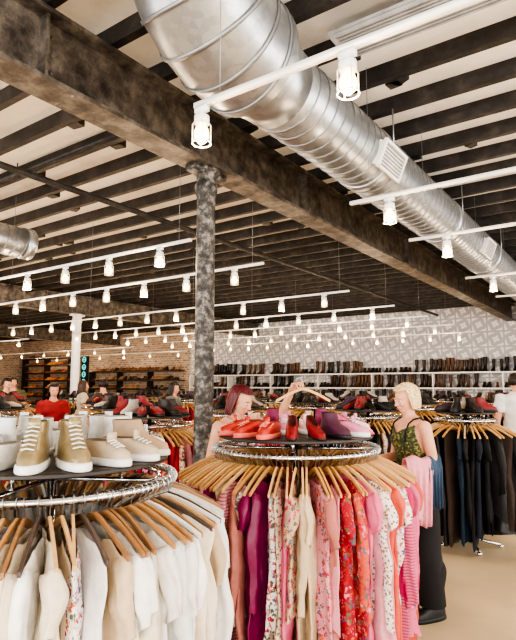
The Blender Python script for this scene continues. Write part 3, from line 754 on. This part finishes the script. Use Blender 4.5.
def to_local(face, H, dx, dy, z, lean=0.):
    a = math.radians(face-90); c, s = math.cos(a), math.sin(a); k = 1.65/H
    v = [(dx*c+dy*s)*k, (-dx*s+dy*c)*k, z*k]
    l = math.radians(lean); cl, sl = math.cos(l), math.sin(l); dz = v[2]-.95
    return (v[0], v[1]*cl-dz*sl, .95+dz*cl+v[1]*sl) if lean else tuple(v)
def gfab(name, a, b_, c, sc=30):
    m, nt, bb = new_mat(name); tc = N(nt, 'ShaderNodeTexCoord'); vo = N(nt, 'ShaderNodeTexVoronoi'); vo.inputs['Scale'].default_value = sc
    nt.links.new(tc.outputs['Object'], vo.inputs['Vector']); sp = N(nt, 'ShaderNodeSeparateColor'); nt.links.new(vo.outputs['Color'], sp.inputs['Color'])
    cr = N(nt, 'ShaderNodeValToRGB'); cr.color_ramp.interpolation = 'CONSTANT'; cr.color_ramp.elements[0].color = (*a, 1); cr.color_ramp.elements[1].position = .5; cr.color_ramp.elements[1].color = (*b_, 1)
    x = cr.color_ramp.elements.new(.82); x.color = (*c, 1); nt.links.new(sp.outputs['Red'], cr.inputs['Fac']); nt.links.new(cr.outputs['Color'], bb.inputs['Base Color']); bb.inputs['Roughness'].default_value = .8
    return m
M_GREEN = gfab('green_floral_top', rgb(52, 64, 42), rgb(80, 92, 52), rgb(140, 132, 80), 75)
bx, by, bf, bH = 1.13, 4.0, 200, 1.6
wom = human('blonde_woman', bx, by, bf, bH, larm=((-.2, -.03, 1.1), (-.15, .19, 1.08), (0, 0, 1)), rarm=((.2, .02, 1.1), (.12, .24, 1.12), (0, 0, 1)),
      shirt=M_GREEN, pants=M_BLACK, pant_off=.045, hair=(rgb(225, 200, 150), -.085, 62), tilt=-10, vox=.009, stride=.04, neckline=1.29, lean=4, straps=M_BLACK)
def drape(name, parent, c, ax, wd, L1, L2, col, mi, r=.045):
    c = Vector(c); ax = Vector(ax); ax.z = 0; ax.normalize(); sd = Vector((-ax.y, ax.x, 0)); b = MB(); rings = []
    prof = [(-r-.02, -L1+L1*i/8) for i in range(8)]+[(-r*math.cos(math.radians(a)), r*math.sin(math.radians(a))) for a in range(0, 181, 30)]+[(r+.02, -L2*(i+1)/8) for i in range(8)]
    for (h, z) in prof:
        ring = []
        for i in range(25):
            u = i/24-.5; dn = max(0, -z)
            w = wd*(1-.25*min(1, dn*2))
            ring.append(c+ax*(u*w)+sd*(h+.016*min(1, dn*4)*math.sin(u*26+z*3))+Vector((0, 0, z+.01*math.sin(u*9))))
        rings.append(ring)
    b.loft(rings, col, mi, False, False, closed=False)
    o = b.obj(name, FABS, parent); m = o.modifiers.new('t', 'SOLIDIFY'); m.thickness = .006
drape('pink_garment_over_arm', wom, (-.172, .1, 1.1), (.05, .22, 0), .19, .5, .42, rgb(235, 160, 175), 0)
drape('denim_garment_over_arm', wom, (-.19, -.01, 1.1), (.05, .22, 0), .1, .36, .3, rgb(60, 82, 105), 0, .052)
rx, ry, rf, rH, rl = -.21, 4.12, -50, 1.6, 12
Ew, Ww = (.37, -.06, 1.37), (.45, -.2, 1.55)
E = to_local(rf, rH, *Ew, rl); Wt = to_local(rf, rH, *Ww, rl)
armkw = dict(rarm=(E, Wt, (0, -1, .3)), curl=(22, 38)) if E[0] > 0 else dict(larm=(E, Wt, (0, -1, .3)), curl=(38, 22))
M_TANK = mat('pale_pink_tank', rgb(200, 165, 155), .8)
rw = human('red_haired_woman', rx, ry, rf, rH, shirt=M_TANK, straps=M_TANK, pants=M_BLACK, hair=(rgb(90, 20, 32), -.12, 68), tilt=-14, turn=15, vox=.009, neckline=1.28, lean=rl, **armkw)
E0 = Vector(to_local(rf, rH, *Ew)); W0 = Vector(to_local(rf, rH, *Ww))
hg = MB(); wv = W0+(W0-E0).normalized()*.1
d1 = Vector(to_local(rf, rH, 1, .1, 0)); d1.z = 0; d1.normalize()
rr = []
for i in range(11):
    s = -.2+.4*i/10; zc = -.05-.09*(abs(s)/.2)**1.3
    c = wv+d1*(s+.05)+Vector((0, 0, zc)); nn = Vector((-d1.y, d1.x, 0))*.006
    rr.append([c-nn+Vector((0, 0, -.01)), c+nn+Vector((0, 0, -.01)), c+nn+Vector((0, 0, .01)), c-nn+Vector((0, 0, .01))])
hg.loft(rr, woods[0]); hg.tube([wv+d1*.05+Vector((0, 0, -.04)), wv+d1*.05+Vector((0, 0, .0)), wv+d1*.03+Vector((0, 0, .03)), wv+d1*.0+Vector((0, 0, .02))], .003, 6, (.5, .5, .5))
hg.obj('wooden_hanger_in_hand', M_WOOD, rw, smooth=False)
human('man_in_white_tshirt', 3.32, 7.0, 80, 1.74, True, shirt=mat('white_tshirt', rgb(228, 226, 224), .8), sleeves=.62, pants=mat('charcoal_trousers', rgb(40, 40, 44), .8), hair=(rgb(45, 32, 26), -.03, 75), vox=.013, neckline=1.4)
human('shopper_in_red', -3.0, 8.0, -60, 1.62, shirt=mat('red_shirt', rgb(150, 35, 40), .8), sleeves=.6, pants=M_BLACK, hair=(rgb(40, 28, 24), -.12, 60), vox=.016, tilt=-15)
human('shopper_in_black', -4.9, 10.6, -30, 1.72, True, shirt=M_BLACK, sleeves=.6, pants=mat('jeans', rgb(60, 75, 105), .8), hair=(rgb(30, 22, 20), -.03, 70), vox=.016, tilt=-15)
human('shopper_in_tan', -3.75, 7.6, -100, 1.6, shirt=mat('tan_shirt', rgb(160, 125, 90), .8), sleeves=.6, pants=M_BLACK, hair=(rgb(60, 40, 28), -.1, 60), vox=.016, tilt=-10)
human('shopper_in_navy', -2.9, 10.2, 120, 1.7, True, shirt=mat('navy_shirt', rgb(35, 40, 60), .8), sleeves=.6, pants=M_BLACK, hair=(rgb(30, 22, 20), -.03, 70), vox=.016)
human('shopper_in_grey', -1.5, 9.7, -20, 1.64, shirt=mat('grey_shirt', rgb(110, 110, 115), .8), sleeves=.6, pants=M_BLACK, hair=(rgb(30, 22, 20), -.15, 60), vox=.016, tilt=-12)
human('shopper_in_cream', -3.6, 11.2, 30, 1.68, shirt=mat('cream_shirt', rgb(205, 195, 175), .8), sleeves=.6, pants=M_BLACK, hair=(rgb(70, 45, 30), -.15, 60), vox=.018)
human('shopper_in_olive', -5.4, 12.0, -80, 1.75, True, shirt=mat('olive_shirt', rgb(85, 85, 60), .8), sleeves=.6, pants=M_BLACK, hair=(rgb(30, 22, 20), -.03, 70), vox=.018)

# ------------------------------------------------------------------ added fill lights outside the added windows, tilted up to brighten the ceiling
for (s0, s1) in wf: light('daylight', 'AREA', ((s0+s1)/2, Q0-.5, 1.9), 480, rgb(252, 248, 242), s1-s0, None, (math.radians(111), 0, 0), 2.5)
for (s0, s1) in wr: light('daylight', 'AREA', (P1+.6, (s0+s1)/2, 1.9), 280, rgb(252, 248, 242), s1-s0, None, (math.radians(115), 0, math.radians(90)), 2.5)
w = bpy.data.worlds.new('World'); scene.world = w; w.use_nodes = True
bgn = w.node_tree.nodes['Background']; bgn.inputs[0].default_value = (.85, .9, 1, 1); bgn.inputs[1].default_value = 1.0

scene.view_settings.view_transform = 'AgX'
scene.view_settings.look = 'AgX - High Contrast'
scene.view_settings.exposure = -.02
cam = bpy.data.cameras.new('camera'); co_ = bpy.data.objects.new('camera', cam); scene.collection.objects.link(co_)
cam.sensor_width = 36; cam.lens = 540/640*36; cam.clip_end = 100
co_.location = (0, 0, 1.6); co_.rotation_euler = (math.radians(96.86), 0, YAW)
scene.camera = co_
